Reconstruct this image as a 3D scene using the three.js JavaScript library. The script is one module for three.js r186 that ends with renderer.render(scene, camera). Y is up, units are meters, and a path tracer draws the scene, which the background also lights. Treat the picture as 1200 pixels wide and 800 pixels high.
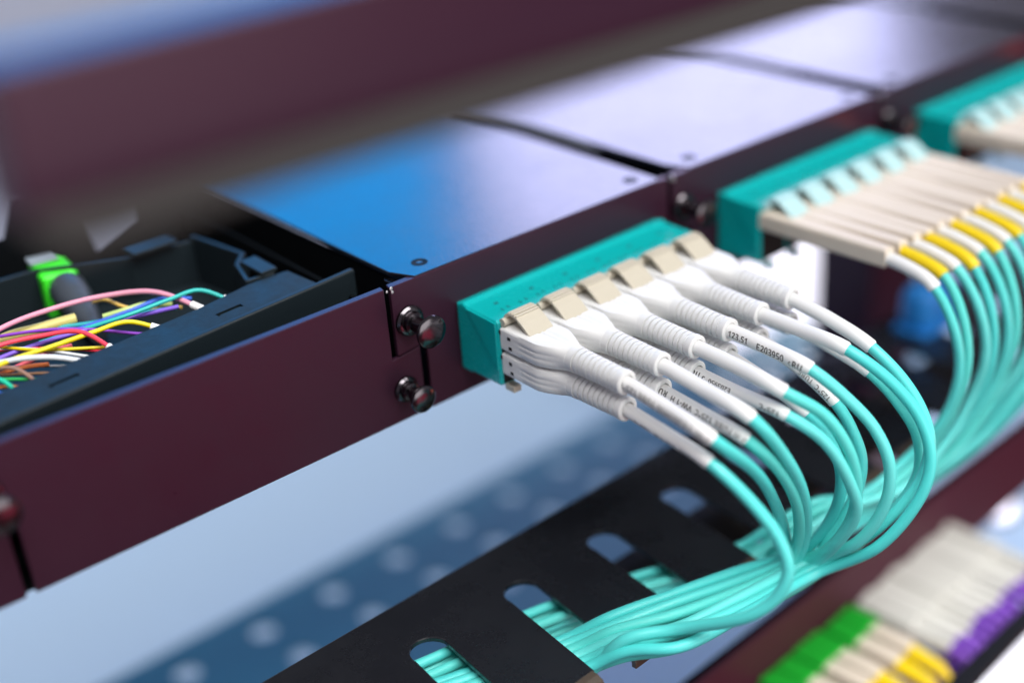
import * as THREE from 'three';
import { RoundedBoxGeometry } from 'three/addons/geometries/RoundedBoxGeometry.js';
import { mergeGeometries, toCreasedNormals } from 'three/addons/utils/BufferGeometryUtils.js';
import { RectAreaLightUniformsLib } from 'three/addons/lights/RectAreaLightUniformsLib.js';

// ------------------------------------------------------------------ camera, lamps, exposure
// All lengths below are in millimetres; MM turns them into metres. x runs along the rack, y up, z out of the panels.
const MM = 0.001;
const scene = new THREE.Scene();
const camera = new THREE.PerspectiveCamera(29.58, 1024 / 682, 0.01, 30);
camera.position.set(-177.734 * MM, 152.145 * MM, 280.141 * MM);
camera.quaternion.setFromRotationMatrix(new THREE.Matrix4().makeBasis(
  new THREE.Vector3(0.761909, -0.067292, 0.644178), new THREE.Vector3(0.344763, 0.88411, -0.315417), new THREE.Vector3(-0.5483, 0.462408, 0.696811)));
camera.focus = 0.36;
camera.userData.fStop = 2.75;
scene.add(camera);
const renderer = new THREE.WebGLRenderer();
renderer.toneMapping = THREE.LinearToneMapping;
renderer.toneMappingExposure = 1.13;
renderer.shadowMap.enabled = true;
RectAreaLightUniformsLib.init();
scene.background = new THREE.Color().setRGB(0.17, 0.155, 0.185);   // the dim room round the close-up

const M = {};
const std = (o) => new THREE.MeshPhysicalMaterial(o);
const rgb = (r, g, b) => new THREE.Color().setRGB(r, g, b);
const used = {};
function numbered(n) { const k = used[n] = (used[n] ?? -1) + 1; return k ? `${n}_${String(k).padStart(3, '0')}` : n; }
function tag(o, label, category, group, kind) {
  if (label) o.userData.label = label;
  if (category) o.userData.category = category;
  if (group) o.userData.group = group;
  if (kind) o.userData.kind = kind;
  return o;
}
function thing(name, label, category, [x, y, z] = [0, 0, 0], group) {
  const o = new THREE.Group(); o.name = numbered(name); o.position.set(x * MM, y * MM, z * MM); scene.add(o);
  return tag(o, label, category, group);
}
function mk(name, geos, mat, parent, pos) {
  const list = (Array.isArray(geos) ? geos : [geos]).map((g) => { g = g.index ? g.toNonIndexed() : g.clone(); for (const k of Object.keys(g.attributes)) if (!['position', 'normal', 'uv'].includes(k)) g.deleteAttribute(k); g.clearGroups(); return g; });
  const g = list.length > 1 ? mergeGeometries(list) : list[0];
  g.scale(MM, MM, MM);
  const m = new THREE.Mesh(g, mat); m.name = parent ? name : numbered(name); m.castShadow = m.receiveShadow = true;
  if (pos) m.position.set(pos[0] * MM, pos[1] * MM, pos[2] * MM);
  (parent ?? scene).add(m);
  return m;
}
// lamps: a housing, a glowing diffuser and an area light just in front of it
function lamp(label, [x, y, z], target, w, h, color, L, glow) {
  const t = thing('lamp', label, 'lamp', [x, y, z]);
  const c = new THREE.Object3D();
  t.lookAt(new THREE.Vector3(...target).multiplyScalar(MM));
  mk('lamp_housing', new THREE.BoxGeometry(w + 40, h + 40, 40).translate(0, 0, -26), new THREE.MeshStandardMaterial({ color: 0x333333, roughness: 0.6 }), t);
  mk('lamp_diffuser', new THREE.BoxGeometry(w, h, 4).translate(0, 0, -2.5), new THREE.MeshStandardMaterial({ color: 0x181818, emissive: color, emissiveIntensity: glow }), t);
  const l = new THREE.RectAreaLight(color, L, w * MM, h * MM);
  l.position.set(0, 0, 3 * MM); l.rotation.y = Math.PI; t.add(l);
  return t;
}

lamp('large white overhead softbox', [60, 1150, 620], [90, -40, 30], 1300, 900, rgb(1, 0.99, 0.975), 7.3, 1.5);
lamp('pale lavender lamp panel behind the rack', [1500, 600, -1200], [1500, 250, 0], 1060, 760, rgb(0.6, 0.61, 1), 3.7, 1.2);
lamp('blue lamp panel behind the rack', [525, 600, -1200], [525, 250, 0], 790, 760, rgb(0.0, 0.35, 0.95), 2.5, 0.75);
lamp('dim softbox in front of the rack', [150, 60, 1500], [150, -60, 0], 1100, 800, rgb(1, 0.98, 0.97), 1.9, 0.45);
lamp('dull red lamp low in front of the open module', [190, -380, 640], [-50, -20, 0], 380, 380, rgb(1, 0.1, 0.2), 0.7, 0.3);
lamp('dull red lamp low in front of the far blocks', [870, -250, 450], [230, -10, 0], 240, 170, rgb(1, 0.2, 0.1), 3.0, 1.0);

// ------------------------------------------------------------------ materials
let seed = 7;
const rnd = () => { seed = (seed * 1664525 + 1013904223) >>> 0; return seed / 4294967296; };
function noiseTexture(n, octaves, contrast = 1, base = 0.5) {           // tiling value noise
  const a = new Float32Array(n * n);
  for (const [cells, amp] of octaves) {
    const g = Array.from({ length: cells * cells }, rnd);
    for (let y = 0; y < n; y++) for (let x = 0; x < n; x++) {
      const u = x / n * cells, v = y / n * cells, i = u | 0, j = v | 0, s = (t) => t * t * (3 - 2 * t), fu = s(u - i), fv = s(v - j), q = (p, r) => g[(r % cells) * cells + p % cells];
      a[y * n + x] += amp * ((q(i, j) * (1 - fu) + q(i + 1, j) * fu) * (1 - fv) + (q(i, j + 1) * (1 - fu) + q(i + 1, j + 1) * fu) * fv - 0.5);
    }
  }
  const d = new Uint8Array(n * n * 4);
  for (let k = 0; k < n * n; k++) { const c = Math.max(0, Math.min(255, 255 * (base + contrast * a[k]))); d[4 * k] = d[4 * k + 1] = d[4 * k + 2] = c; d[4 * k + 3] = 255; }
  const t = new THREE.DataTexture(d, n, n); t.wrapS = t.wrapT = THREE.RepeatWrapping; t.magFilter = THREE.LinearFilter; t.needsUpdate = true;
  return t;
}
const grain = noiseTexture(256, [[128, 0.6], [64, 0.5], [16, 0.2]], 1);
const smudge = noiseTexture(256, [[4, 0.5], [9, 0.4], [31, 0.2], [90, 0.25]], 0.55, 0.55);
const smudgeFine = noiseTexture(256, [[5, 0.5], [13, 0.4], [41, 0.35], [100, 0.3]], 0.36, 0.84);
const wearTex = noiseTexture(256, [[3, 0.4], [11, 0.5], [47, 0.3]], 0.13, 0.93);
const rep = (t, s) => { const c = t.clone(); c.repeat.set(s, s); c.needsUpdate = true; return c; };
const grainMM = rep(grain, 1 / 22), smudgeMM = rep(smudge, 1 / 70), smudgeSoft = rep(smudgeFine, 1 / 90), wear = rep(wearTex, 1 / 30);
M.plum = std({ color: rgb(0.034, 0.0105, 0.023), roughness: 0.42, roughnessMap: smudgeSoft, ior: 1.5, specularIntensity: 0.75, specularColor: rgb(1, 0.75, 0.85), bumpMap: grainMM, bumpScale: 0.00002 });
M.lid = std({ color: rgb(0.01, 0.01, 0.016), roughness: 0.22, roughnessMap: smudgeSoft, ior: 1.85, bumpMap: grainMM, bumpScale: 0.000035 });
M.black = std({ color: rgb(0.004, 0.005, 0.006), roughness: 0.8, specularIntensity: 0.06, bumpMap: grainMM, bumpScale: 0.00002 });
M.trayBlack = std({ color: rgb(0.01, 0.016, 0.02), roughness: 0.6, roughnessMap: smudgeSoft, specularIntensity: 0.45, bumpMap: grainMM, bumpScale: 0.00003 });
M.dark = std({ color: rgb(0.004, 0.004, 0.005), roughness: 0.7 });
M.chrome = std({ color: rgb(0.12, 0.11, 0.12), metalness: 1, roughness: 0.2, bumpMap: grainMM, bumpScale: 0.00001 });
M.screw = std({ color: rgb(0.006, 0.012, 0.02), roughness: 0.6, specularIntensity: 0.15 });
M.chip = std({ color: rgb(0.6, 0.6, 0.62), metalness: 0.8, roughness: 0.4 });
M.teal = std({ color: rgb(0.0, 0.43, 0.43), roughness: 0.42, roughnessMap: smudgeMM, bumpMap: grainMM, bumpScale: 0.000012 });
M.tealMark = std({ color: rgb(0.0, 0.13, 0.14), roughness: 0.7 });
M.tan = std({ color: rgb(0.6, 0.55, 0.44), roughness: 0.5, bumpMap: grainMM, bumpScale: 0.00001 });
M.paleClip = std({ color: rgb(0.5, 0.76, 0.78), roughness: 0.45 });
M.white = std({ color: rgb(0.9, 0.9, 0.885), map: wear, roughness: 0.42, bumpMap: grainMM, bumpScale: 0.000008 });
M.sleeve = std({ color: rgb(0.88, 0.88, 0.87), roughness: 0.5, bumpMap: grainMM, bumpScale: 0.00001 });
M.cream = std({ color: rgb(0.8, 0.7, 0.58), roughness: 0.5 });
M.aqua = std({ color: rgb(0.1, 0.7, 0.66), roughness: 0.42, bumpMap: grainMM, bumpScale: 0.00001 });
M.aquas = [rgb(0.1, 0.7, 0.66), rgb(0.08, 0.66, 0.63), rgb(0.13, 0.72, 0.68), rgb(0.1, 0.68, 0.62)].map((color, k) => std({ color, roughness: 0.38 + 0.05 * k, roughnessMap: rep(smudgeFine, 3), bumpMap: rep(grain, 6), bumpScale: 0.000015 }));
M.lowWhite = std({ color: rgb(0.72, 0.71, 0.66), roughness: 0.5 });
M.yellow = std({ color: rgb(0.92, 0.66, 0.0), roughness: 0.5 });
M.green = std({ color: rgb(0.01, 0.42, 0.03), roughness: 0.45 });
M.purple = std({ color: rgb(0.2, 0.06, 0.5), roughness: 0.45 });
M.blue = std({ color: rgb(0.02, 0.26, 0.75), roughness: 0.45 });
M.bluePaint = std({ color: rgb(0.035, 0.2, 0.31), roughness: 0.5 });
M.duct = std({ color: rgb(0.012, 0.013, 0.017), roughness: 0.5, roughnessMap: smudgeMM, bumpMap: grainMM, bumpScale: 0.00002 });
M.trough = std({ color: rgb(0.02, 0.014, 0.012), roughness: 0.6 });
M.tip = std({ color: rgb(0.07, 0.052, 0.04), roughness: 0.4 });
M.railPaint = std({ color: rgb(0.075, 0.018, 0.034), roughness: 0.5, specularIntensity: 0.3, bumpMap: grainMM, bumpScale: 0.00002 });
M.flange = std({ color: rgb(0.03, 0.027, 0.026), specularIntensity: 0.4, roughness: 0.6 });
M.floor = std({ color: rgb(0.47, 0.65, 0.86), roughness: 0.6 });
M.carpet = std({ color: rgb(0.06, 0.012, 0.022), roughness: 0.95, specularIntensity: 0.2 });
M.wall = std({ color: rgb(0.36, 0.38, 0.46), roughness: 0.8 });

// ------------------------------------------------------------------ shapes
const V = (x, y, z) => new THREE.Vector3(x, y, z);
const box = (w, h, d, x = 0, y = 0, z = 0, r = 0) => (r ? new RoundedBoxGeometry(w, h, d, 2, r) : new THREE.BoxGeometry(w, h, d)).translate(x, y, z);
const poly = (pts) => new THREE.Shape(pts.map((p) => new THREE.Vector2(...p)));
function slab(shape, depth, bevel = 0) {             // extruded along +z, bevel kept inside the outline and the depth
  return new THREE.ExtrudeGeometry(shape, bevel ? { depth: depth - 2 * bevel, bevelEnabled: true, bevelThickness: bevel, bevelSize: bevel, bevelOffset: -bevel, bevelSegments: 2, curveSegments: 16 } : { depth, bevelEnabled: false, curveSegments: 16 }).translate(0, 0, bevel);
}
const flat = (shape, depth, bevel) => slab(shape, depth, bevel).rotateX(Math.PI / 2);   // outline in (x, z), thickness down from y = 0
const lathe = (pts, n = 32) => toCreasedNormals(new THREE.LatheGeometry(pts.map((p) => new THREE.Vector2(...p)), n), 0.6).rotateX(Math.PI / 2);   // axis along +z
// a round tube along part of a curve; v = 1 at the tube's top and falls round towards -x
function tube(curve, r, n, t0 = 0, t1 = 1, sides = 14, caps = true) {
  const P = [], N = [], U = [], I = [];
  let up = V(0, 1, 0), last = null;
  for (let i = 0; i <= n; i++) {
    const t = t0 + (t1 - t0) * i / n, p = curve.getPoint(t), q = curve.getPoint(Math.min(1, t + 1e-3)).sub(curve.getPoint(Math.max(0, t - 1e-3))).normalize();
    if (last) up.applyQuaternion(new THREE.Quaternion().setFromUnitVectors(last, q));
    up.addScaledVector(q, -up.dot(q)).normalize(); last = q;
    const side = q.clone().cross(up).normalize();   // for q = +z and up = +y this is -x
    for (let k = 0; k <= sides; k++) {
      const a = k / sides * 2 * Math.PI, d = up.clone().multiplyScalar(Math.cos(a)).addScaledVector(side, Math.sin(a));
      const rr = typeof r === 'function' ? r(i / n) : r;
      P.push(p.x + rr * d.x, p.y + rr * d.y, p.z + rr * d.z); N.push(d.x, d.y, d.z); U.push(i / n, 1 - k / sides);
    }
  }
  for (let i = 0; i < n; i++) for (let k = 0; k < sides; k++) { const a = i * (sides + 1) + k, b = a + sides + 1; I.push(a, a + 1, b, b, a + 1, b + 1); }
  if (caps) for (const e of [0, n]) {
    const c = P.length / 3, p = curve.getPoint(e ? t1 : t0), q = curve.getPoint(Math.min(1, (e ? t1 : t0) + 1e-3)).sub(curve.getPoint(Math.max(0, (e ? t1 : t0) - 1e-3))).normalize().multiplyScalar(e ? 1 : -1);
    P.push(p.x, p.y, p.z); N.push(q.x, q.y, q.z); U.push(0, 0);
    for (let k = 0; k <= sides; k++) { const o = 3 * (e * (sides + 1) + k); P.push(P[o], P[o + 1], P[o + 2]); N.push(q.x, q.y, q.z); U.push(0, 0); }
    for (let k = 0; k < sides; k++) e ? I.push(c, c + k + 1, c + k + 2) : I.push(c, c + k + 2, c + k + 1);
  }
  const g = new THREE.BufferGeometry();
  g.setAttribute('position', new THREE.Float32BufferAttribute(P, 3)); g.setAttribute('normal', new THREE.Float32BufferAttribute(N, 3)); g.setAttribute('uv', new THREE.Float32BufferAttribute(U, 2)); g.setIndex(I);
  return g;
}
const spline = (pts) => new THREE.CatmullRomCurve3(pts.map((p) => V(...p)), false, 'centripetal');

// ------------------------------------------------------------------ the setting
tag(mk('floor', box(5000, 20, 5000, 300, -430, 0), M.floor), null, null, null, 'structure');
tag(mk('carpet', box(3000, 4, 1700, 700, -417.5, 840), M.carpet), null, null, null, 'structure');
tag(mk('backdrop', box(4200, 600, 20, 500, -120, -760), M.wall), null, null, null, 'structure');

// ------------------------------------------------------------------ rack modules
const W = 114.5, PANEL = 43.6;
// the panel's edges interlock with its neighbour's: a step to the right below mid-height
function panelShape(w, left) {
  return poly([[0.6, -0.3], [w - 1.5, -0.3], [w - 1.5, -22.9], [w + 8.4, -21.9], [w + 8.4, -PANEL], [left, -PANEL], [left, -21.3], [0.6, -22.3]]);
}
function plunger(parent, x, y, s, len) {
  const k = mk('thumb_plunger', lathe([[0, 0], [4.7 * s, 0], [4.7 * s, 0.9], [4.1 * s, 1.6], [3.4 * s, 1.7], [3.2 * s, 3.2], [2.3 * s, 3.6], [2.2 * s, len - 2.6], [3.6 * s, len - 2.2], [4.7 * s, len - 1.5], [5.0 * s, len - 0.9], [4.85 * s, len - 0.3], [4.2 * s, len + 0.1], [2 * s, len + 0.35], [0, len + 0.4]]), M.chrome, parent, [x, y, 0]);
  return k;
}
function makeModule(x, label, lidded, w = W, dx = 0) {
  const t = thing('patch_module', label, 'rack module', [x, 0, 0], 'modules side by side in the rack');
  mk('front_panel', slab(panelShape(w, 10.9), 1.5, 0.25).translate(0, 0, -1.5), M.plum, t);
  mk('side_wall', box(1.2, PANEL - 3, 128, 7.6, -PANEL / 2 - 1.5, -66), M.black, t);
  mk('side_wall', box(1.2, PANEL - 8, 128, w - 1.2, -PANEL / 2 - 4, -66), M.black, t);
  if (!lidded) mk('rear_wall', slab(poly([[1, -43], [w + 9.5, -43], [w + 9.5, -1.6], [w + 5.5, -1.6], [w + 5.5, 18], [w - 15, 15], [w - 17, -8], [w - 33, -15], [w - 39, 11], [w - 56, 11], [w - 62, -1], [1, -6]]), 1.2, 0.1).translate(0, 0, -129), M.black, t);
  mk('base_plate', box(w - 3, 1.2, 128, w / 2, -PANEL + 0.6, -66), M.black, t);
  plunger(t, 5.6, -12.4, 1, 11.5);
  if (x > -200) plunger(t, w + 1.7, -33.4, 0.86, 9.5);
  const flange = mk('top_flange', box(w - 2.2, 0.8, 1.2, w / 2, -0.85, -2.12), M.plum, t);
  if (lidded) {
    const lid = mk('lid', flat(poly([[9.6, -0.5], [w - 5, -0.5], [w - 4.4, -3], [w - 4.4, -130], [6.2, -130], [6.2, -8.5]]), 1.1, 0.22), M.lid, t, [0, 0.05, 0]);
    for (const sx of [16.4, w - 11.6]) {
      const s = mk('lid_screw', [lathe([[2.5, -0.4], [2.5, 0.06], [2.1, 0.09], [1.95, 0.02], [1.0, 0.02], [0.85, -0.2], [0, -0.2]], 24).rotateX(-Math.PI / 2)], M.screw, lid, [sx, 0.02, -7.4]);
      mk('screw_socket', lathe([[0.85, 0], [0.55, -0.35], [0, -0.35]], 6).rotateX(-Math.PI / 2), M.tip, s, [0, 0.06, 0]);
    }
    mk('lid_hook', box(1.6, 0.9, 6, 5.6, -2.6, -6.5, 0.3), M.chrome, t);
  }
  return t;
}
makeModule(-124 - W, 'plum module panel cut off by the left edge beside a dark seam', true);
const openModule = makeModule(-124, 'open plum rack module at far left without a lid, coloured fibres inside', false, 124);
const moduleA = makeModule(0, 'lidded plum module holding the nearest teal block, lid shining blue at its left', true);
for (const [gx, gy, s] of [[0.9, -0.7, 1.0], [-0.6, -1.2, 0.7], [1.2, -1.9, 0.8]])
  mk('paint_chip', new THREE.IcosahedronGeometry(0.55 * s, 1).scale(1, 1.2, 0.3), M.chip, moduleA, [gx, gy, 0]);
const moduleLabels = ['lidded plum module behind the teal block with yellow sleeves, lid shining pale lavender', 'lidded plum module behind the blurred teal block at the right edge', 'farthest lidded plum module at the upper right corner'];
for (let k = 1; k <= 3; k++) {
  const c = moduleA.clone(); c.name = numbered('patch_module'); c.position.x = k * W * MM; c.userData.label = moduleLabels[k - 1]; scene.add(c);
}

// ------------------------------------------------------------------ teal adapter blocks
function makeBlock(x, label, clip) {
  const t = thing('adapter_block', label, 'adapter block', [x, -12.6, 0], 'teal adapter blocks on the rack');
  const L = 84.5;
  const side = poly([[0, -0.4], [1.2, 0], [3.1, 0.55], [4.2, 0.1], [5, -0.2], [18.2, -0.3], [19, -1.1], [19, -20.9], [18.2, -21.7], [5, -21.9], [4.4, -22.4], [0, -22.4]]);
  const g = new THREE.ExtrudeGeometry(side, { depth: L - 1.8, bevelEnabled: true, bevelThickness: 0.9, bevelSize: 0.9, bevelOffset: -0.9, bevelSegments: 3, curveSegments: 4 }).rotateY(Math.PI / 2).scale(1, 1, -1);
  g.translate(0.9, 0, 0);
  // mirrored in z, so turn the faces round again
  const q = g.index ? g.toNonIndexed() : g, p = q.attributes.position, n = q.attributes.normal, uv = q.attributes.uv;
  for (let i = 0; i < p.count; i += 3) for (const at of [p, n, uv]) for (let k = 0; k < at.itemSize; k++) { const a = at.array, s = at.itemSize, u = a[(i + 1) * s + k]; a[(i + 1) * s + k] = a[(i + 2) * s + k]; a[(i + 2) * s + k] = u; }
  mk('housing', q, M.teal, t);
  mk('side_gusset', slab(poly([[5.2, -0.5], [18.4, -1.0], [18.4, -16.5]]), 0.7, 0.3).rotateY(-Math.PI / 2).translate(0.35, 0, 0), M.teal, t);
  const marks = [];
  for (let i = 0; i < 24; i++) marks.push(box(0.45, 0.12, 1.5, 6.2 + (i >> 1) * 6.85 + (i % 2) * 2.4, -0.25, 14.2 - (i % 2) * 0.3));
  for (let i = 0; i < 6; i++) marks.push(box(1.5, 0.12, 1.0, 7.6 + 13.7 * i, -0.22, 9.6));
  mk('printed_mark', marks, M.tealMark, t);
  for (let i = 0; i < 6; i++) {
    const cx = 7.3 + 13.7 * i;
    mk('port', [box(11.6, 3.4, 0.5, cx, -3.3, 18.95), box(12.4, 14.5, 0.4, cx, -13.5, 18.95)], M.dark, t);
    // sprung latch: rises out of the port, arches over and comes down on the connector
    const prof = poly([[-0.6, -1.4], [0.5, 0.5], [1.8, 1.5], [3.8, 1.8], [5.8, 1.25], [8, 0], [10.2, -1.6], [12.6, -3.5], [12.5, -4.2], [9.8, -2.5], [7.4, -0.8], [5.4, 0.35], [3.7, 0.85], [2.3, 0.5], [1.1, -0.4], [0.1, -2.2]]);
    const lg = slab(prof, 9, 0.25).rotateY(-Math.PI / 2).translate(cx + 4.5, 0.4, 18.6);
    const la = mk('latch', lg, clip, t);
    mk('latch_rib', [0, 1, 2, 3].map((k) => box(8.8, 0.55, 0.55, cx, 2.2 - (k - 1.3) * (k - 1.3) * 0.11, 20.9 + k * 1.1, 0.18)), clip, la);
    mk('latch_pin', new THREE.CylinderGeometry(1.25, 1.25, 11.0, 14).rotateZ(Math.PI / 2).translate(cx - 0.4, -0.9, 19.7), clip, la);
  }
  for (let i = 0; i < 6; i++) mk('latch_foot', box(3, 2.2, 4.2, 3.2 + 13.7 * i, -22.2, 20.4, 0.4), clip, t);
  return t;
}
makeBlock(22.7, 'teal adapter block in sharp focus with tan latches and white connectors', M.tan);
makeBlock(22.7 + W, 'blurred teal adapter block with cream connectors and yellow sleeves, middle of the three', M.paleClip);
makeBlock(22.7 + 2 * W, 'most blurred teal adapter block, cut off by the right edge', M.paleClip);

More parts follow.
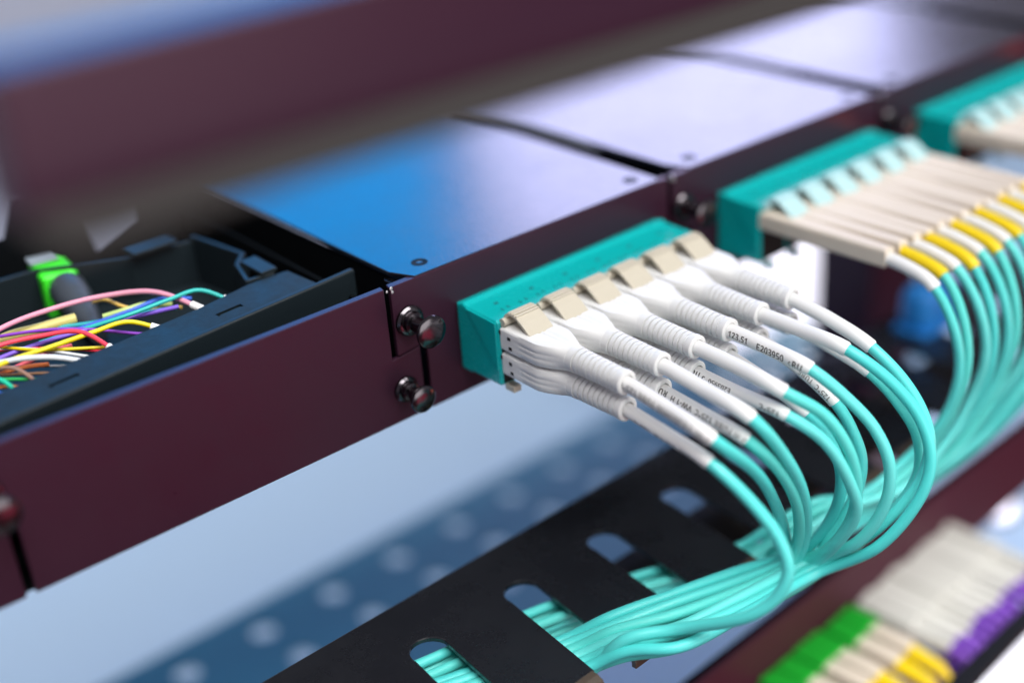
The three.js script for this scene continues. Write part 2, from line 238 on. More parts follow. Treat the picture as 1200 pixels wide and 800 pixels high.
// ------------------------------------------------------------------ cables of the nearest block
// centre lines in mm: boot end, mid-sleeve, sleeve end, then the aqua jacket down and under the fingered plate
const PATHS = {
  T1: [[30,-18.7,62],[30,-20.3,78],[30,-22.9,94.5],[45.4,-39.8,96],[57.8,-57.9,92.9],[69.8,-77.9,87.2],[75.7,-89.3,83.2],[55.8,-87.4,79.1],[33,-86.2,74],[17.7,-88.3,67.4],[6.2,-95.1,59],[-35.2,-92.8,48.9]],
  T2: [[43.7,-18.7,62],[43.7,-20.1,78],[43.7,-22.4,95.5],[52.2,-35.7,99.3],[60.3,-50.6,99.4],[68.2,-68.9,95.5],[73.5,-85,89.2],[74.5,-89.2,85.9],[53.5,-87.9,82.1],[31.1,-86.1,77.3],[16,-88.8,70.3],[4.5,-94.4,61.6],[-32.2,-92.8,52.2]],
  T3: [[57.4,-18.2,62],[57.4,-19.1,78],[57.4,-20.7,95],[65.5,-28.5,101.8],[70.6,-39.3,106.1],[73.6,-50.9,107.4],[75.5,-64.4,105.4],[75.5,-78.7,98.4],[74.8,-89.1,88.2],[50.8,-87.5,85.7],[27.7,-85.8,81],[14.2,-88,72.6],[4.8,-94.3,64.6],[-30.3,-93,55.7]],
  T4: [[71.1,-18.2,62],[71.1,-19,78],[71.1,-20.3,92.5],[76.1,-27.7,100.1],[80.8,-37.1,107],[83.2,-48.2,111],[82.8,-60.8,110.9],[79.8,-75.5,104.8],[75.1,-88.6,90.1],[48.5,-86.7,88.6],[24.7,-86.5,84.7],[13.7,-88.3,75.8],[4.5,-94.4,67.6],[-28.6,-93.4,59.4]],
  T5: [[84.8,-18.2,62],[84.8,-18.6,78],[84.8,-19.2,94],[90.3,-27.5,104.9],[93.3,-37.2,112.9],[93.3,-48,117.2],[90.3,-58.6,117.2],[82.7,-75.9,109.9],[74.5,-89.1,95.1],[44,-86.6,94.3],[20.3,-85.8,91.6],[10.6,-88,81],[2.5,-94.3,72.8],[-24.3,-93.7,66.7]],
  T6: [[98.5,-18.4,62],[98.5,-20.7,78],[98.5,-24.5,92.4],[100.5,-33,103],[100.5,-41.4,109.8],[98.9,-48.9,113.2],[94.8,-57.4,113.7],[85.6,-72,107.6],[74.7,-89,93.2],[45.9,-87.1,91.6],[23.1,-85.4,87.4],[11.2,-87.7,78.6],[3.9,-94.3,70.5],[-26.3,-93.5,63.1]],
  L1: [[30,-27,62],[30,-28.3,78],[30,-30.4,93.7],[33.7,-39.3,104.5],[36.1,-47.8,111.1],[36.5,-56.5,114.3],[34.1,-63.9,113.3],[29.6,-71.3,107.6],[21.9,-82.1,89.1],[11.4,-85.2,79.6],[2.5,-98.2,71.4],[-25.6,-97.3,64.7]],
  L2: [[43.7,-27,62],[43.7,-27.9,78],[43.7,-29.5,94],[51.9,-40.5,97.7],[59.8,-54.5,97.9],[67.1,-71.2,94],[72.7,-86.9,87.7],[75.3,-92.5,86.1],[53.4,-90.9,82.3],[29.7,-89.8,77.9],[15.9,-92,69.2],[4.9,-98.6,61],[-32.2,-96.7,52.6]],
  L3: [[57.4,-27,62],[57.4,-27.1,78],[57.4,-27.3,96],[65,-36.1,102.7],[70.5,-48.3,106.7],[74.5,-60.6,107.4],[75,-74.2,101.8],[75.1,-92.8,88.6],[50.8,-90.7,85.6],[27,-90.2,81.1],[13.5,-92.2,73.3],[4.3,-98.4,64.7],[-31,-96.8,56.3]],
  L4: [[71.1,-27,62],[71.1,-29.8,78],[71.1,-34.3,92],[75.8,-42.5,95.5],[79.1,-53.6,98.1],[79.6,-65.7,97.5],[77.8,-79.4,92.4],[74.7,-92.9,83],[55.5,-91.5,80.1],[33.3,-90.4,73.4],[16.9,-92,67],[5.9,-98.4,58.8],[-34.9,-96.5,48.8]],
  L5: [[84.8,-27,62],[84.8,-30.9,78],[84.8,-37.2,91.2],[86.7,-45.5,96.1],[87.1,-53.9,99.4],[84.6,-64.1,99.8],[79.6,-76.9,96.1],[74.7,-92.9,90.9],[47.8,-90.4,88.9],[25.3,-89.5,84.1],[12.3,-91.7,76.1],[4.1,-98.2,67],[-28.5,-96.6,59.4]],
  L6: [[98.5,-27,62],[98.5,-29.1,78],[98.5,-32.5,92.4],[101.2,-40.6,100.8],[102,-49.3,107.2],[99,-59.2,110.2],[90.8,-71,107.2],[74.4,-92.1,92.9],[45.8,-90.5,90.9],[22.3,-89.8,87.8],[11.5,-92,78.6],[2.5,-98.1,69.7],[-27.7,-97.4,63.1]],
  B0: [[140.6,-18.5,66],[140.2,-19.4,75],[139.6,-22,84],[140.6,-33,91.5],[142.2,-49,94.5],[140.3,-66,92],[132.2,-81,85],[115.2,-90.4,78.8],[107.5,-91.9,70.5],[88.8,-94.1,66.7],[79.7,-100.5,60.8],[44.4,-98.8,49.8],[5.2,-96,42],[-29.3,-93.6,39.6],[-69.6,-90.5,32.8]],
  B1: [[147.5,-18.5,66],[147.1,-19.4,75],[146.5,-22,84],[146.2,-33,91.5],[146.5,-49,94.5],[144.6,-66,92],[137.8,-81,87],[122.5,-90.9,82],[107.8,-91.9,74.3],[89.2,-94.1,70.6],[80.3,-100.4,66.8],[45,-98.8,56.2],[5.8,-96.1,48.2],[-28.8,-93.8,45.4],[-69,-90.6,39.2]],
  B2: [[154.5,-18.5,66],[154.1,-19.4,75],[153.5,-22,84],[154.8,-33,91.5],[156.7,-49,94.5],[154.8,-66,92],[146.4,-81,88.9],[129.8,-91.4,85.2],[120.5,-91.7,82.1],[108.2,-91.9,78.2],[89.6,-94.1,74.5],[79.5,-103.2,60.6],[44.2,-101.8,50],[4.9,-99.1,41.7],[-29.5,-96.8,39.8],[-69.8,-93.2,33]],
  B3: [[161.4,-18.5,66],[161,-19.4,75],[160.4,-22,84],[160.5,-33,91.5],[161.2,-49,94.5],[159.3,-66,92],[152.1,-81,85],[135.8,-93.8,76.8],[123,-95.2,74],[107.2,-95.1,70.5],[88.6,-97.3,66.7],[80.2,-103.2,67.3],[44.8,-101.6,55.9],[5.5,-98.7,47.8],[-29,-96.1,45.3],[-69.3,-93.6,39]],
  B4: [[168.4,-18.5,66],[168,-19.4,75],[167.4,-22,84],[168,-33,91.5],[169.2,-49,94.5],[167.3,-66,92],[159.6,-81,87],[143.1,-94.3,80],[126.8,-95.4,77.6],[107.6,-95.1,74.4],[89,-97.3,70.6],[79.4,-106.4,61],[44,-104.7,49.9],[4.7,-102.1,42.1],[-29.7,-99.1,39.6],[-70.1,-96.4,32.6]],
  B5: [[175.3,-18.5,66],[174.9,-19.4,75],[174.3,-22,84],[173.8,-33,91.5],[173.9,-49,94.5],[172,-66,92],[165.4,-81,88.9],[150.3,-94.8,83.3],[130.7,-95.7,81.1],[108,-95.1,78.2],[89.3,-97.3,74.5],[80,-106.7,67.7],[44.6,-104.4,55.8],[5.3,-101.7,47.5],[-29.2,-99,45.1],[-69.4,-96.8,39.5]],
  B6: [[182.3,-18.5,66],[181.9,-19.4,75],[181.3,-22,84],[182.3,-33,91.5],[183.9,-49,94.5],[182,-66,92],[173.9,-81,85],[156.4,-97.2,74.8],[133.1,-99.1,73],[107,-98.3,70.5],[88.4,-100.5,66.8],[79.2,-108.8,60.9],[43.8,-107.2,49.6],[4.5,-104.7,41.9],[-30,-102.4,39.3],[-70.2,-99.1,33]],
  B7: [[189.2,-18.5,66],[188.8,-19.4,75],[188.2,-22,84],[188,-33,91.5],[188.2,-49,94.5],[186.3,-66,92],[179.6,-81,87],[163.6,-97.6,78.1],[137,-99.3,76.6],[107.4,-98.3,74.4],[88.7,-100.5,70.6],[79.7,-109.5,67],[44.4,-107.4,55.9],[5.1,-104.5,47.8],[-29.3,-101.9,46],[-69.7,-99.4,39.2]],
  B8: [[196.2,-18.5,66],[195.8,-19.4,75],[195.2,-22,84],[196.5,-33,91.5],[198.4,-49,94.5],[196.5,-66,92],[188.1,-81,88.9],[170.9,-98.1,81.3],[140.8,-99.6,80.1],[107.8,-98.3,78.3],[89.1,-100.5,74.5],[78.9,-112.2,61.1],[43.5,-110.2,49.5],[4.3,-107.4,41.4],[-30.2,-105.2,39.3],[-70.4,-102,33.5]],
  B9: [[203.2,-18.5,66],[202.8,-19.4,75],[202.2,-22,84],[202.2,-33,91.5],[203,-49,94.5],[201.1,-66,92],[193.8,-81,85],[176.9,-100.5,72.9],[143.3,-103,72.1],[106.8,-101.5,70.5],[88.2,-103.7,66.8],[79.5,-111.8,67],[44.2,-109.9,55.7],[4.9,-107.4,47.6],[-29.6,-105.3,45.6],[-69.9,-102.5,39.4]],
  B10: [[210.1,-18.5,66],[209.7,-19.4,75],[209.1,-22,84],[209.7,-33,91.5],[210.9,-49,94.5],[209,-66,92],[201.3,-81,87],[184.2,-101,76.1],[147.1,-103.3,75.6],[107.2,-101.5,74.4],[88.5,-103.7,70.7],[78.7,-115.2,60.8],[43.4,-113.2,50.1],[4.1,-110.3,41.5],[-30.4,-108.1,38.9],[-70.7,-105.4,32.7]],
  B11: [[217.1,-18.5,66],[216.7,-19.4,75],[216.1,-22,84],[215.6,-33,91.5],[215.7,-49,94.5],[213.8,-66,92],[207.2,-81,88.9],[191.5,-101.5,79.3],[150.9,-103.5,79.2],[107.5,-101.5,78.3],[88.9,-103.7,74.5],[79.3,-114.7,67],[44,-112.8,56.1],[4.7,-110,47.3],[-29.7,-107.6,45.7],[-70.1,-105.3,39.1]],
};
const INK = '#3a3632';
function sleevePrint(items) {      // [text, mm along the sleeve, degrees from the top, upside-down, alpha, height in mm]
  const c = document.createElement('canvas'), w = 1024, h = 512, mm = w / 32; c.width = w; c.height = h;
  const x = c.getContext('2d'); x.fillStyle = '#f3f2f0'; x.fillRect(0, 0, w, h);
  for (const [s, at, deg, flip, alpha, size, smear] of items) {
    x.save(); x.translate(at * mm, deg / 360 * h); if (flip) x.rotate(Math.PI);
    x.globalAlpha = smear ? alpha * 0.5 : alpha; x.fillStyle = INK; x.font = `bold ${Math.round(size * mm * (flip ? 1.42 : 1.62))}px sans-serif`; x.scale(0.8, 1); x.textAlign = 'center'; x.textBaseline = 'middle';
    x.fillText(s, 0, 0);
    if (smear) for (let k = -3; k <= 3; k++) { x.globalAlpha = alpha * 0.12; x.fillText(s, k * 4, k * 3); }
    x.restore();
  }
  const t = new THREE.CanvasTexture(c); t.colorSpace = THREE.SRGBColorSpace; t.wrapS = t.wrapT = THREE.RepeatWrapping; t.anisotropy = 8;
  return std({ map: t, roughness: 0.5, bumpMap: grain, bumpScale: 0.00001 });
}
const PRINTS = {
  T1: sleevePrint([['125°C', 4, 80, true, 0.5, 2.3, 1], ['TUBE', 11, 80, true, 0.4, 2.3, 1], ['E203950', 20, 82, true, 0.45, 2.3, 1], ['VW-1', 28.5, 82, true, 0.45, 2.3, 1]]),
  T4: sleevePrint([['123.51', 6.2, 84, false, 0.95, 1.9], ['E203950', 18.2, 88, false, 0.95, 2.1], ['c', 25.6, 94, false, 0.95, 1.7], ['RU', 28.2, 93, false, 1, 2.2]]),
  L1: sleevePrint([['125°C', 9, 118, true, 0.55, 2.0, 1], ['VW-1 H', 17.5, 118, true, 0.6, 2.0, 1], ['TUBE', 25.5, 118, true, 0.5, 2.0, 1]]),
  L2: sleevePrint([['RU', 3.0, 60, true, 1, 2.2], ['VW-1 H', 10, 66, true, 0.95, 2.1], ['125°C', 18.3, 66, true, 0.8, 2.1], ['TUBE', 25, 66, true, 0.65, 2.1], ['2-H', 30.2, 66, true, 0.6, 2.0]]),
  L3: sleevePrint([['RU c', 3.4, 66, false, 0.95, 2], ['E203950', 11.6, 70, true, 0.95, 1.9], ['125°C', 27.5, 82, true, 0.9, 1.9]]),
  L5: sleevePrint([['TUBE', 20, 70, true, 0.5, 2], ['125°C', 27, 74, true, 0.6, 2]]),
};
const bootProfile = (() => {
  const p = [[0, -0.4], [3.5, -0.4], [3.95, 0.2], [3.85, 5.5]];
  let z = 5.6;
  for (let k = 0; k < 8; k++) { const r = 3.72 - 0.045 * k; p.push([r - 1.0, z], [r - 1.0, z + 0.48], [r, z + 0.52], [r - 0.02, z + 1.88]); z += 1.92; }
  p.push([2.95, z], [2.95, z + 0.5], [3.45, z + 0.55], [3.55, z + 1.2], [3.5, z + 2.6], [3.1, z + 2.9], [2.3, z + 2.9], [2.3, z + 1.2], [0, z + 1.2]);
  return p;
})();
// moulded body: a duplex block with grooved flanks that flows into the round boot
const bodyGeos = (() => {
  const rings = [], R = 72, Z = [0.9, 1.4, 9.2, 9.7, 11, 13, 15, 16.5, 18, 19.5, 21, 22.5, 24, 25.4], P = [], I = [];
  for (const z of Z) {
    const t = Math.max(0, Math.min(1, (z - 16) / 8.8)), s = 0.6 * t + 0.4 * t * t * (3 - 2 * t), n = 11 - 9 * Math.pow(s, 0.8);
    const hw = 6.65 + (3.95 - 6.65) * s - (z < 1 ? 0.35 : 0), hh = 3.66 + (3.95 - 3.66) * s - (z < 1 ? 0.35 : 0);
    const groove = z > 9.5 ? 0.16 * (1 - s) : 0, ring = [];
    for (let k = 0; k < R; k++) {
      const a = k / R * 2 * Math.PI, c = Math.cos(a), d = Math.sin(a), q = Math.pow(Math.abs(c) ** n + Math.abs(d) ** n, -1 / n);
      let x = c * q * hw, y = d * q * hh;
      if (Math.abs(x) > hw * 0.9) { const g = Math.abs(((y / hh * 2) % 1 + 1) % 1 - 0.5); if (g < 0.17) x -= Math.sign(x) * groove; }
      else if (y > 0 && z > 2) { const g = Math.abs(Math.abs(x) - hw * 0.12); if (g < 0.45) y -= 0.2 * (1 - s); }
      ring.push(P.length / 3); P.push(x, y, z);
    }
    rings.push(ring);
  }
  for (let i = 0; i + 1 < rings.length; i++) for (let k = 0; k < R; k++) { const a = rings[i][k], b = rings[i][(k + 1) % R], c = rings[i + 1][k], d = rings[i + 1][(k + 1) % R]; I.push(a, b, c, c, b, d); }
  for (const [ring, flip] of [[rings[0], true], [rings.at(-1), false]]) { const c = P.length / 3; P.push(0, 0, P[3 * ring[0] + 2]); ring.forEach((v, k) => { const w = ring[(k + 1) % R]; flip ? I.push(c, w, v) : I.push(c, v, w); }); }
  const g = new THREE.BufferGeometry();
  g.setAttribute('position', new THREE.Float32BufferAttribute(P, 3)); g.setAttribute('uv', new THREE.Float32BufferAttribute(P.flatMap((v, i) => i % 3 === 0 ? [v + P[i + 1], P[i + 2]] : []), 2)); g.setIndex(I);
  return [toCreasedNormals(g, 0.45)];
})();
const holeGeo = [-1, 1].flatMap((s) => [box(0.3, 0.9, 1.2, 6.66 * s, 1.3, 5.2), box(0.3, 0.9, 1.2, 6.66 * s, -1.7, 5.6), box(0.3, 1.1, 0.7, 6.66 * s, 2.2, 1.3)]);
const ordinal = ['first', 'second', 'third', 'fourth', 'fifth', 'sixth'];
const printNote = { T1: 'smudged grey print on sleeve', T4: 'sleeve printed E203950 upright', L1: 'lowest in front, faintly printed sleeve', L2: 'sleeve printed VW-1 upside down', L3: 'sleeve printed E203950 upside down', T2: 'clean white sleeve', T3: 'clean white sleeve', T5: 'clean white sleeve', T6: 'clean white sleeve', L4: 'sleeve mostly hidden', L5: 'faint print near sleeve end', L6: 'sleeve mostly hidden' };
for (const row of 'TL') for (let i = 0; i < 6; i++) {
  const id = row + (i + 1), pts = PATHS[id], x = 30 + 13.7 * i, y = row === 'T' ? -18.5 : -26.6;
  const t = thing('fiber_cable', `aqua cable, ${printNote[id]}, ${ordinal[i]} in the nearest block's ${row === 'T' ? 'upper' : 'lower'} row`, 'fiber cable', [x, y, 18], 'aqua cables from the nearest teal block');
  const body = mk('connector_body', bodyGeos, M.white, t);
  mk('latch_hole', holeGeo, M.dark, body);
  mk('boot', lathe(bootProfile, 36).translate(0, 0, 22.4), M.white, t);
  const local = pts.map(([a, b, c]) => [a - x, b - y, c - 18]); local[0] = [0, 0, 44.5];
  const n = local.length - 1, cut = 2 / n;
  const c = spline(local), rS = row === 'T' ? 2.12 : 1.95;
  mk('sleeve', tube(c, (u) => rS - (u > 0.985 ? 0.25 * (u - 0.985) / 0.015 : 0), 60, 0, cut, 28), PRINTS[id] ?? M.sleeve, t);
  mk('cable_jacket', tube(c, 1.68, 130, cut - 0.006, 1, 18), M.aquas[(i * 3 + (row === 'T' ? 1 : 0)) % 4], t);
}

// ------------------------------------------------------------------ cables of the middle block
for (let i = 0; i < 12; i++) {
  const pts = PATHS['B' + i], x = 140.6 + 6.95 * i, y = -18.5, yellow = i % 2 === 1;
  const t = thing('cream_cable', `cream connector with ${yellow ? 'yellow' : 'white'} sleeve and aqua cable, ${ordinal[i >> 1]} ${yellow ? 'yellow' : 'white'} one along the middle block`, 'fiber cable', [x, y, 18], 'cream connectors on the middle teal block');
  const plug = mk('connector_body', flat(poly([[-3.4, 0.6], [3.4, 0.6], [3.4, 20], [2.9, 30], [2.35, 50], [-2.35, 50], [-2.9, 30], [-3.4, 20]]), 6.4 + 0.8 * rnd(), 1.1).translate(0, 3.5, 0), M.cream, t);
  plug.rotation.y = (rnd() - 0.5) * 0.03; plug.rotation.x = (rnd() - 0.4) * 0.03;
  const local = pts.map(([a, b, c]) => [a - x, b - y, c - 18]);
  const n = local.length - 1, cut = (1.85 + 0.4 * rnd()) / n, c = spline(local);
  mk('sleeve', tube(c, 2.15, 24, 0, cut, 16), yellow ? M.yellow : M.sleeve, t);
  mk('cable_jacket', tube(c, 1.55, 110, cut - 0.006, 1, 14), M.aquas[(i * 3) % 4], t);
}
// the block at the right edge: only its first connectors are in the frame
const farLabel = (i) => `blurred cream connector on the teal block at the right edge, ${ordinal[i] ?? 'next'} from its left`;
let farCable;
for (let i = 0; i < 8; i++) {
  const x = 255.1 + 6.95 * i, y = -18.5;
  const name = 'seventh eighth'.split(' ');
  const label = farLabel(i).replace('next', name[i - 6]);
  if (!i) {
    farCable = thing('cream_cable', label, 'fiber cable', [x, y, 18], 'cream connectors on the teal block at the right edge');
    mk('connector_body', flat(poly([[-3.4, 0.6], [3.4, 0.6], [3.4, 20], [2.9, 30], [2.35, 50], [-2.35, 50], [-2.9, 30], [-3.4, 20]]), 7, 1.1).translate(0, 3.5, 0), M.cream, farCable);
    const c = spline([[0, 0, 48], [0, -1, 57], [0, -3.5, 66], [2, -15, 71], [3, -28, 73], [4, -44, 70], [8, -62, 60], [30, -74, 50]]);
    mk('sleeve', tube(c, 2.15, 24, 0, 2 / 7, 16), M.yellow, farCable);
    mk('cable_jacket', tube(c, 1.6, 60, 2 / 7, 1, 14), M.aqua, farCable);
  } else { const c = farCable.clone(); c.name = numbered('cream_cable'); c.position.x = x * MM; c.userData.label = label; scene.add(c); }
}

// ------------------------------------------------------------------ the lower rack, turned a few degrees against the upper one
const LOW = new THREE.Quaternion().setFromRotationMatrix(new THREE.Matrix4().makeBasis(V(0.99301, -0.0705, -0.0947), V(0.07018, 0.99751, -0.00669), V(0.09494, 0, 0.99548)));
function lowThing(...a) { const t = thing(...a); t.quaternion.copy(LOW); return t; }

// fingered cable plate: slots with round ends that widen into tapering fingers
{
  const t = lowThing('cable_plate', 'dark horizontal cable plate with a row of slots the aqua cables pass under', 'cable plate', [11.8, -91.4, 38.4]);
  const s = new THREE.Shape(), pitch = 37.3, zf = 38.5;
  s.moveTo(-260, -23.5); s.lineTo(-260, zf);
  for (let k = -6; k <= 9; k++) {
    const x = -2.2 + pitch * k;
    if (x < -250 || x > 330) continue;
    s.lineTo(x - 5.9 - 0.17 * zf, zf); s.lineTo(x - 5.9, 0.5);
    s.absarc(x, 0, 5.9, Math.PI - 0.1, Math.PI * 2 - 0.1, false);
    s.lineTo(x + 5.9 - 0.17 * zf, zf);
  }
  s.lineTo(360, zf); s.lineTo(360, -23.5);
  mk('plate', flat(s, 1.6, 0.3), M.duct, t);
  mk('rear_flange', box(620, 9, 1.4, 50, -5.2, -22.6, 0.3), M.duct, t);
  mk('trough', [box(620, 1.2, 26, 50, -21, 3)], M.trough, t);
  for (let k = -6; k <= 8; k++) {
    const x = -2.2 - 0.17 * 38.5 + pitch * (k + 0.5);
    const pr = poly([[36.3, 0], [38.3, -0.1], [40.2, -0.9], [41.1, -2.6], [41.2, -4.4], [39.7, -4.4], [39.6, -3], [39, -1.9], [37.8, -1.6], [36.3, -1.6]]);
    mk('finger_tip', slab(pr, 24.6, 0.2).rotateY(-Math.PI / 2).translate(x + 12.3, -0.02, 2), M.tip, t);
  }
}
// perforated blue bar, far behind and below
{
  const t = lowThing('perforated_bar', 'blurred blue steel bar with two rows of round holes, low behind the dark plate', 'perforated bar', [97, -264, -232]);
  const s = poly([[-330, 7.5], [420, 7.5], [420, 150], [-330, 150]]);
  for (let k = -8; k <= 10; k++) for (const [ox, z] of [[-1, 28.5], [1, 58], [-20, 86]]) {
    const h = new THREE.Path(); h.absarc(-27 + ox + 43.5 * k, z, 6.3, 0, Math.PI * 2, true); s.holes.push(h);
  }
  mk('bar', flat(s, 2.5, 0.3), M.bluePaint, t);
}
// lower shelf: plum front rail with white and green connectors
const shelf = lowThing('lower_shelf', 'plum front rail of the lower rack shelf above the white and green connectors', 'rack shelf', [167.6, -163.2, 43.6]);
mk('front_panel', slab(poly([[-260, 0], [330, 0], [330, -42], [-260, -42]]), 1.6, 0.3).translate(0, 0, -1.6), M.railPaint, shelf);
mk('top_flange', box(588, 1.2, 3, 35, -0.8, -3.2), M.black, shelf);
const toLow = (x, y, z) => V(x, y, z).applyQuaternion(LOW).add(V(167.6, -163.2, 43.6)).toArray();
const nth = ['first', 'second', 'third', 'fourth', 'fifth', 'sixth', 'seventh', 'eighth', 'ninth', 'tenth', 'eleventh', 'twelfth', 'thirteenth', 'fourteenth', 'fifteenth', 'sixteenth'];
let proto = null;
for (let i = 0; i < 12; i++) {
  const at = toLow(8.5 + 6.5 * i, -25.5, 0), label = `blurred white connector with purple boot on the lower shelf, ${nth[i]} from the left`;
  if (!proto) {
    proto = lowThing('purple_cable', label, 'fiber cable', at, 'white connectors with purple boots on the lower shelf');
    mk('connector_body', [box(6.1, 8, 24, 0, 0, 12.5, 0.6), flat(poly([[-3, 22], [3, 22], [2.0, 40], [-2.0, 40]]), 6, 1).translate(0, 3, 0)], M.lowWhite, proto);
    const c = spline([[0, 0, 39], [0, -1, 46], [0, -5, 48.5], [-0.5, -14, 45], [-1, -26, 34], [-6, -44, 14]]);
    mk('boot', tube(c, (u) => 2.5 - u * 1.1, 20, 0, 0.4, 14), M.purple, proto);
    mk('cable_jacket', tube(c, 1.3, 30, 0.4, 1, 12), M.purple, proto);
  } else { const c = proto.clone(); c.name = numbered('purple_cable'); c.position.set(...at.map((v, k) => (v + (rnd() - 0.5) * [0.6, 1.6, 3][k]) * MM)); c.rotateY((rnd() - 0.5) * 0.07); c.rotateX((rnd() - 0.3) * 0.08); c.userData.label = label; scene.add(c); }
}
proto = null;
for (let i = 0; i < 6; i++) {
  const at = toLow(-4 - 10.6 * i, -25, 0), label = `blurred green connector with yellow cable on lower shelf, ${nth[i]} from the white ones`;
  if (!proto) {
    proto = lowThing('yellow_cable', label, 'fiber cable', at, 'green connectors with yellow cables on the lower shelf');
    mk('adapter', box(9.6, 10, 13, 0, 0, 7, 0.7), M.green, proto);
    mk('connector_body', [box(6.6, 7.4, 18, 0, 0, 21, 0.6)], M.cream, proto);
    const c = spline([[0, 0, 29], [0, -0.6, 36], [0, -2, 43], [-1, -9, 50], [-2, -22, 51], [-6, -42, 44]]);
    mk('boot', tube(c, (u) => 3.6 - u * 0.9, 20, 0, 0.4, 14), M.yellow, proto);
    mk('cable_jacket', tube(c, 2.0, 30, 0.4, 1, 12), M.yellow, proto);
  } else { const c = proto.clone(); c.name = numbered('yellow_cable'); c.position.set(...at.map((v, k) => (v + (rnd() - 0.5) * [0.8, 1.2, 2][k]) * MM)); c.rotateY((rnd() - 0.5) * 0.1); c.userData.label = label; scene.add(c); }
}
{
  const t = lowThing('edge_rail', 'blurred dark rail along the lower right corner below the purple boots', 'rack rail', toLow(0, -20, 50));
  mk('rail', box(500, 3.4, 8, 60, -1.7, 4, 0.8), M.duct, t);
}

// ------------------------------------------------------------------ blurred crossbar nearest the camera
{
  const t = thing('crossbar', 'large blurred plum crossbar nearest the camera across the top left', 'crossbar', [-126.5, 91, 107.6]);
  mk('front_face', box(560, 22.2, 12, 280, 8, -6, 0.8), M.plum, t);
  mk('lower_flange', box(560, 1.6, 15.5, 280, -2.2, 7.4, 0.5), M.flange, t);
}
// ------------------------------------------------------------------ behind the rack
{
  const p = thing('rack_post', 'dark upright post behind the gap between the two teal blocks', 'rack post', [402, -430, -120]);
  mk('post', box(46, 372, 40, 0, 186, 0, 2), M.plum, p);
}
{
  const t = thing('light_panel', 'glowing white panel seen below the rack behind the white connectors', 'light panel', [553, -419, -300]);
  mk('panel_frame', box(150, 250, 14, 0, 125, -9, 2), M.flange, t);
  mk('panel_glow', box(140, 240, 3, 0, 125, 0), new THREE.MeshStandardMaterial({ color: 0xffffff, emissive: rgb(0.85, 0.85, 1), emissiveIntensity: 0.9 }), t);
  const l = new THREE.RectAreaLight(rgb(0.85, 0.85, 1), 0.5, 0.14, 0.24); l.position.set(0, 0.125, 0.006); l.rotation.y = Math.PI; t.add(l);
}
// ------------------------------------------------------------------ splice tray and loose fibres in the open module
{
  const t = thing('splice_tray', 'black plastic splice tray inside the open module, with a raised front rim', 'splice tray', [0, -3, -20.3]);
  t.rotation.y = 0.085;
  const s = poly([[-126, -1], [-8.5, -1], [-8.5, -19], [-13, -20], [-22, -20.5], [-40, -18.6], [-126, -18]]);
  for (const x of [-35, -86]) { const h = new THREE.Path([[x - 4.4, -9.2], [x + 4.4, -9.2], [x + 4.4, -11.4], [x - 4.4, -11.4]].map((p) => new THREE.Vector2(...p))); s.holes.push(h); }
  mk('front_ledge', flat(s, 1.6, 0.2), M.trayBlack, t);
  mk('rim', box(127, 15, 2.2, -62, -5.2, 0, 0.7), M.trayBlack, t);
  mk('slot_tongue', [-35, -86].map((x) => box(7, 1, 1.2, x + 0.4, -0.9, -10.1, 0.1)), M.trayBlack, t);
  mk('tray_floor', box(122, 1.2, 84, -65, -17, -46), M.trayBlack, t);
}
{
  const t = thing('tray_wall', 'low black plastic side wall with bent clips behind the splice tray', 'tray wall', [0, 0, 0]);
  const wall = (pts, y0, y1, th) => pts.slice(1).map(([x, z], i) => { const [a, b] = pts[i], l = Math.hypot(x - a, z - b); return box(l + th, y1 - y0, th, 0, 0, 0, th * 0.2).rotateY(-Math.atan2(z - b, x - a)).translate((a + x) / 2, (y0 + y1) / 2, (b + z) / 2); });
  mk('side_wall', wall([[-14, -41], [-21.8, -42], [-18, -55], [-12.6, -61], [-16.4, -87]], -20, -3, 1.4), M.trayBlack, t);
  mk('rear_wall', wall([[-16.4, -87], [-37, -90], [-62, -104], [-118, -108]], -20, -4.5, 1.4), M.trayBlack, t);
  mk('clip_tab', [box(15, 1.2, 8, -30, -2.6, -89, 0.3), box(5.5, 1.2, 13, -15, -2.3, -47, 0.3)], M.trayBlack, t);
}
{
  const t = thing('green_plug', 'bright green plug with grey ribbed boot at the back of the open module', 'plug', [-56, -13, -104]);
  t.rotation.y = -0.12;
  mk('plug_body', box(11.5, 15, 17, -0.5, 0, -2, 1.6), std({ color: rgb(0.06, 0.9, 0.03), roughness: 0.4 }), t);
  mk('plug_latch', box(9, 1.0, 6, -2, 8.4, -7, 0.4), std({ color: rgb(0.3, 0.36, 0.42), roughness: 0.4 }), t);
  mk('boot', lathe([[0, 0], [4.6, 0], [5.2, 2], [5, 10], [4.4, 12], [4.6, 14], [3.8, 16], [4.1, 18], [3.4, 20], [3.6, 22], [2.9, 24], [3.1, 26], [2.4, 30], [0, 30]], 24).scale(1.12, 1.12, 1).rotateX(0.2).translate(0.5, 2.5, 6), std({ color: rgb(0.045, 0.055, 0.07), roughness: 0.45 }), t);
}
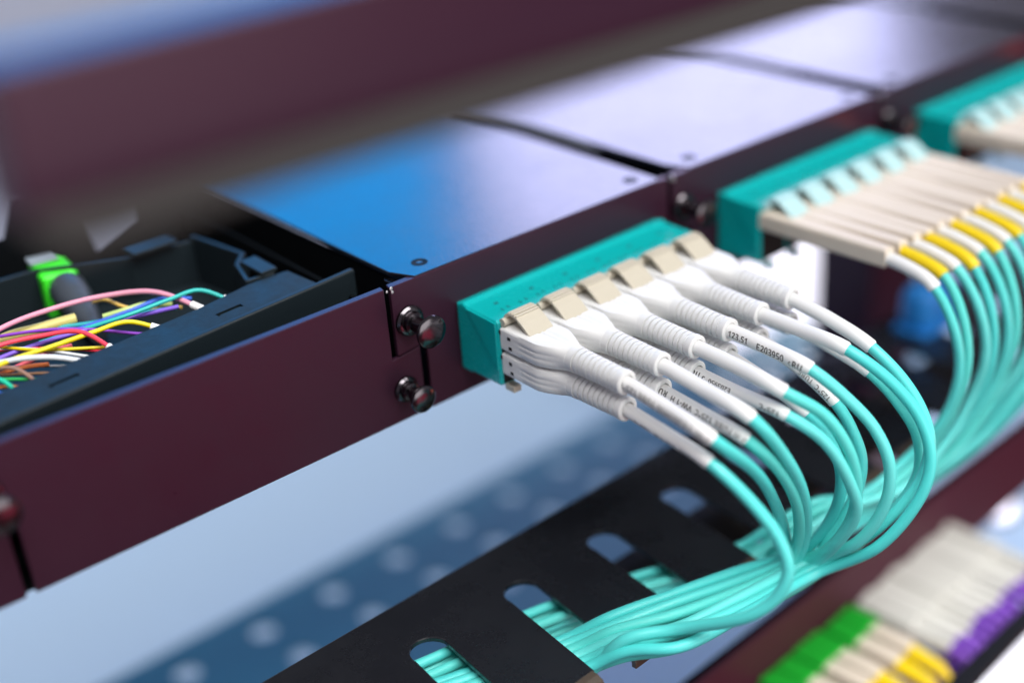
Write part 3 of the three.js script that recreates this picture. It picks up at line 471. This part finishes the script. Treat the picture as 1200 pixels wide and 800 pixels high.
// thin fibres lying in the tray in loose arcs, in the usual jacket colours
const FINE = [['blue', rgb(0.02, 0.1, 0.5)], ['orange', rgb(0.7, 0.2, 0.02)], ['green', rgb(0.0, 0.35, 0.06)], ['brown', rgb(0.2, 0.1, 0.05)], ['grey', rgb(0.3, 0.32, 0.35)], ['white', rgb(0.65, 0.68, 0.7)], ['red', rgb(0.6, 0.02, 0.04)], ['yellow', rgb(0.7, 0.55, 0)], ['violet', rgb(0.25, 0.05, 0.5)], ['rose', rgb(0.7, 0.25, 0.35)], ['aqua', rgb(0.02, 0.5, 0.5)], ['lime', rgb(0.35, 0.6, 0.05)]];
const fineSpots = ['at the left edge', 'under the pink one', 'beside the red one', 'low in the tray'];
FINE.slice(0, 9).forEach(([name, col], i) => {
  const a = rnd(), b = rnd(), d = rnd(), x = -122 + 4 * a, y = -10 + 3 * b, z = -44 - 34 * d, e = -97 + 5.2 * i;
  const t = thing('thin_fiber', `thin ${name} fibre curving ${fineSpots[i % 4]}, inside the open module`, 'fiber', [x, y, z], 'coloured fibres in the open module');
  const end = [e, -7.5, -36 - (e > -60 ? 4 : 0)], m = [e - 16 - 8 * a, -6 + 2.2 * b, -47 - 9 * d], m2 = [(x + m[0]) / 2, -6 + 3 * a, -52 - 20 * b];
  const c = spline([[x, y, z], m2, m, end].map((p) => [p[0] - x, p[1] - y, p[2] - z]));
  mk('fiber_coat', tube(c, 0.36 + 0.16 * b, 40, 0, 1, 8), std({ color: col, roughness: 0.4 }), t);
});
const WIRES = [
  ['pink', 'thick pink fibre arching over the others', rgb(0.75, 0.3, 0.4), 1.1, [[-112, -6, -58], [-87.5, -2, -64.6], [-72, -2, -65.9], [-57.9, -2, -62.6], [-46, -2, -53.6], [-37.5, -2.6, -38]], 1],
  ['aqua', 'aqua fibre ending nearest the right end of the ledge', rgb(0.02, 0.45, 0.4), 0.9, [[-80, -7, -58], [-58, -3, -47], [-45.3, -2, -45.3], [-36.2, -2, -44.4], [-29.6, -2.4, -40]], 1],
  ['yellow', 'yellow fibre crossing over the purple one', rgb(0.75, 0.62, 0), 1.0, [[-115, -5, -42], [-95.3, -3, -45], [-81.5, -3, -44.6], [-69.2, -3, -44.2], [-59.6, -3, -43], [-52, -3, -40]], 1],
  ['purple', 'purple fibre running under the yellow one', rgb(0.2, 0.1, 0.6), 0.95, [[-115, -7, -50], [-92.9, -5, -53], [-80.7, -5, -53.2], [-66.6, -5, -51], [-57.1, -5, -49.2], [-43.9, -4, -43]], 0],
  ['red', 'red fibre nearest the camera at the tray ledge', rgb(0.75, 0.05, 0.09), 0.95, [[-112, -4, -54], [-92.7, -2, -54.4], [-80.9, -2, -51.2], [-72.4, -2, -45.2], [-67.3, -3, -36]], 1],
  ['white', 'white fibre with a flattened end on the tray ledge', rgb(0.66, 0.7, 0.74), 1.1, [[-118, -5, -50], [-95.9, -3, -46.6], [-84, -3, -39], [-75, -3, -36.4]], 1],
  ['brown', 'brown fibre low at the left edge', rgb(0.3, 0.17, 0.13), 0.8, [[-112, -6, -50], [-96.5, -4, -45.6], [-92.6, -4, -41.4], [-89.6, -3.6, -36.6]], 1],
  ['orange', 'short orange fibre below the white one', rgb(0.75, 0.2, 0.06), 0.9, [[-104, -7, -50], [-89.3, -6, -44.6], [-84, -6, -41.2]], 0],
  ['green', 'green fibre in the lower left corner of the tray', rgb(0.0, 0.5, 0.3), 0.9, [[-116, -6, -44], [-98.7, -4, -40], [-95.4, -3.8, -36.4]], 1],
  ['pale_yellow', 'fat pale yellow splice sleeve behind the fibres', rgb(0.6, 0.52, 0.16), 2.0, [[-92, -8, -69], [-84.3, -7, -68.5], [-76.6, -7, -67], [-66.2, -7, -65.3]], 0],
  ['turquoise', 'turquoise fibre deep in the tray', rgb(0.02, 0.36, 0.4), 1.0, [[-95, -11, -70], [-75.8, -8, -66.6], [-62.9, -8, -60.4], [-52.6, -7, -53.9], [-44, -5, -45]], 0],
  ['blue', 'blue fibre deep in the tray at its right', rgb(0.03, 0.12, 0.6), 1.0, [[-75, -9, -62], [-54.1, -6, -55.4], [-43.9, -5, -53.6], [-37, -6, -49]], 0],
  ['amber', 'amber fibre curling from the grey boot', rgb(0.7, 0.45, 0.1), 0.8, [[-57, -8, -74], [-56, -5, -66], [-53, -6, -58], [-46, -8, -55], [-40, -8, -50]], 0],
  ['rose', 'short rose fibre between the red and white ones', rgb(0.7, 0.1, 0.14), 1.1, [[-92, -8, -50], [-80.1, -6, -48], [-74.9, -6, -46.9]], 0],
  ['lime', 'lime fibre beside the grey boot', rgb(0.5, 0.65, 0.2), 1.2, [[-60, -7, -60], [-54, -6, -57], [-48, -6, -56], [-42, -7, -52]], 0],
];
for (const [name, what, col, r, pts, bead] of WIRES) {
  const [x, y, z] = pts[0], t = thing(`${name}_fiber`, `${what}, inside the open module`, 'fiber', [x, y, z], 'coloured fibres in the open module');
  const c = spline(pts.map((p, i) => [p[0] - x, p[1] - y - (bead && i === pts.length - 1 ? 3.4 : 0), p[2] - z + (bead && i === pts.length - 1 ? 2.6 : 0)]));
  mk('fiber_coat', tube(c, r * (r > 1.5 ? 0.85 : 0.7), 40, 0, 1, 10), std({ color: col, roughness: 0.45 }), t);
  if (bead) mk('fiber_end', tube(c, r * 0.7 + 0.4, 6, 0.93, 1, 10), M.white, t);
}
// small lit indicators far behind, thrown into soft discs by the lens
for (const [at, r, L, what] of [[[376.8, -267.8, -9.4], 8.5, 1.6, 'large white round indicator lamp at the right edge above the purple boots'], [[412.5, -251.1, -21.1], 4, 1.6, 'smaller white round indicator lamp at the right edge, upper one'], [[427.3, -218, -140], 2.2, 1.6, 'faint lavender indicator lamp between the middle block and the aqua loops']]) {
  const t = thing('indicator_lamp', what, 'indicator lamp', at);
  mk('lamp_bezel', lathe([[r * 1.25, -6], [r * 1.25, 0], [r * 1.02, 0.6], [r * 1.02, -6]], 24), M.duct, t);
  mk('lamp_lens', new THREE.SphereGeometry(r, 24, 12).scale(1, 1, 0.5), new THREE.MeshStandardMaterial({ color: 0xffffff, emissive: rgb(0.8, 0.8, 1), emissiveIntensity: L }), t);
  const l = new THREE.PointLight(rgb(0.8, 0.8, 1), 0.0005 * r * r / 50); l.position.set(0, 0, (r * 0.5 + 2) * MM); l.shadow.radius = 0.2; t.add(l);
  t.lookAt(camera.position);
}
{
  const t = lowThing('blue_plug', 'blurred blue plug behind the aqua cables of the middle block', 'plug', [264, -103, 6]);
  mk('plug_body', box(28, 20, 15, 0, 4, 0, 6), M.blue, t);
  mk('plug_rim', box(29, 4, 16, 0, -6, 0, 1.5), M.blue, t);
}
{
  const t = lowThing('light_panel', 'glowing white panel at the lower right corner beyond the dark rail', 'light panel', [450, -400, 25]);
  mk('panel_frame', box(220, 10, 110, 0, -7, 0, 2), M.flange, t);
  mk('panel_glow', box(210, 3, 100, 0, 0, 0), new THREE.MeshStandardMaterial({ color: 0xffffff, emissive: rgb(0.85, 0.88, 1), emissiveIntensity: 0.9 }), t);
  const l = new THREE.RectAreaLight(rgb(0.85, 0.88, 1), 0.15, 0.21, 0.1); l.position.set(0, 0.004, 0); l.rotation.x = Math.PI / 2; t.add(l);
}
renderer.render(scene, camera);
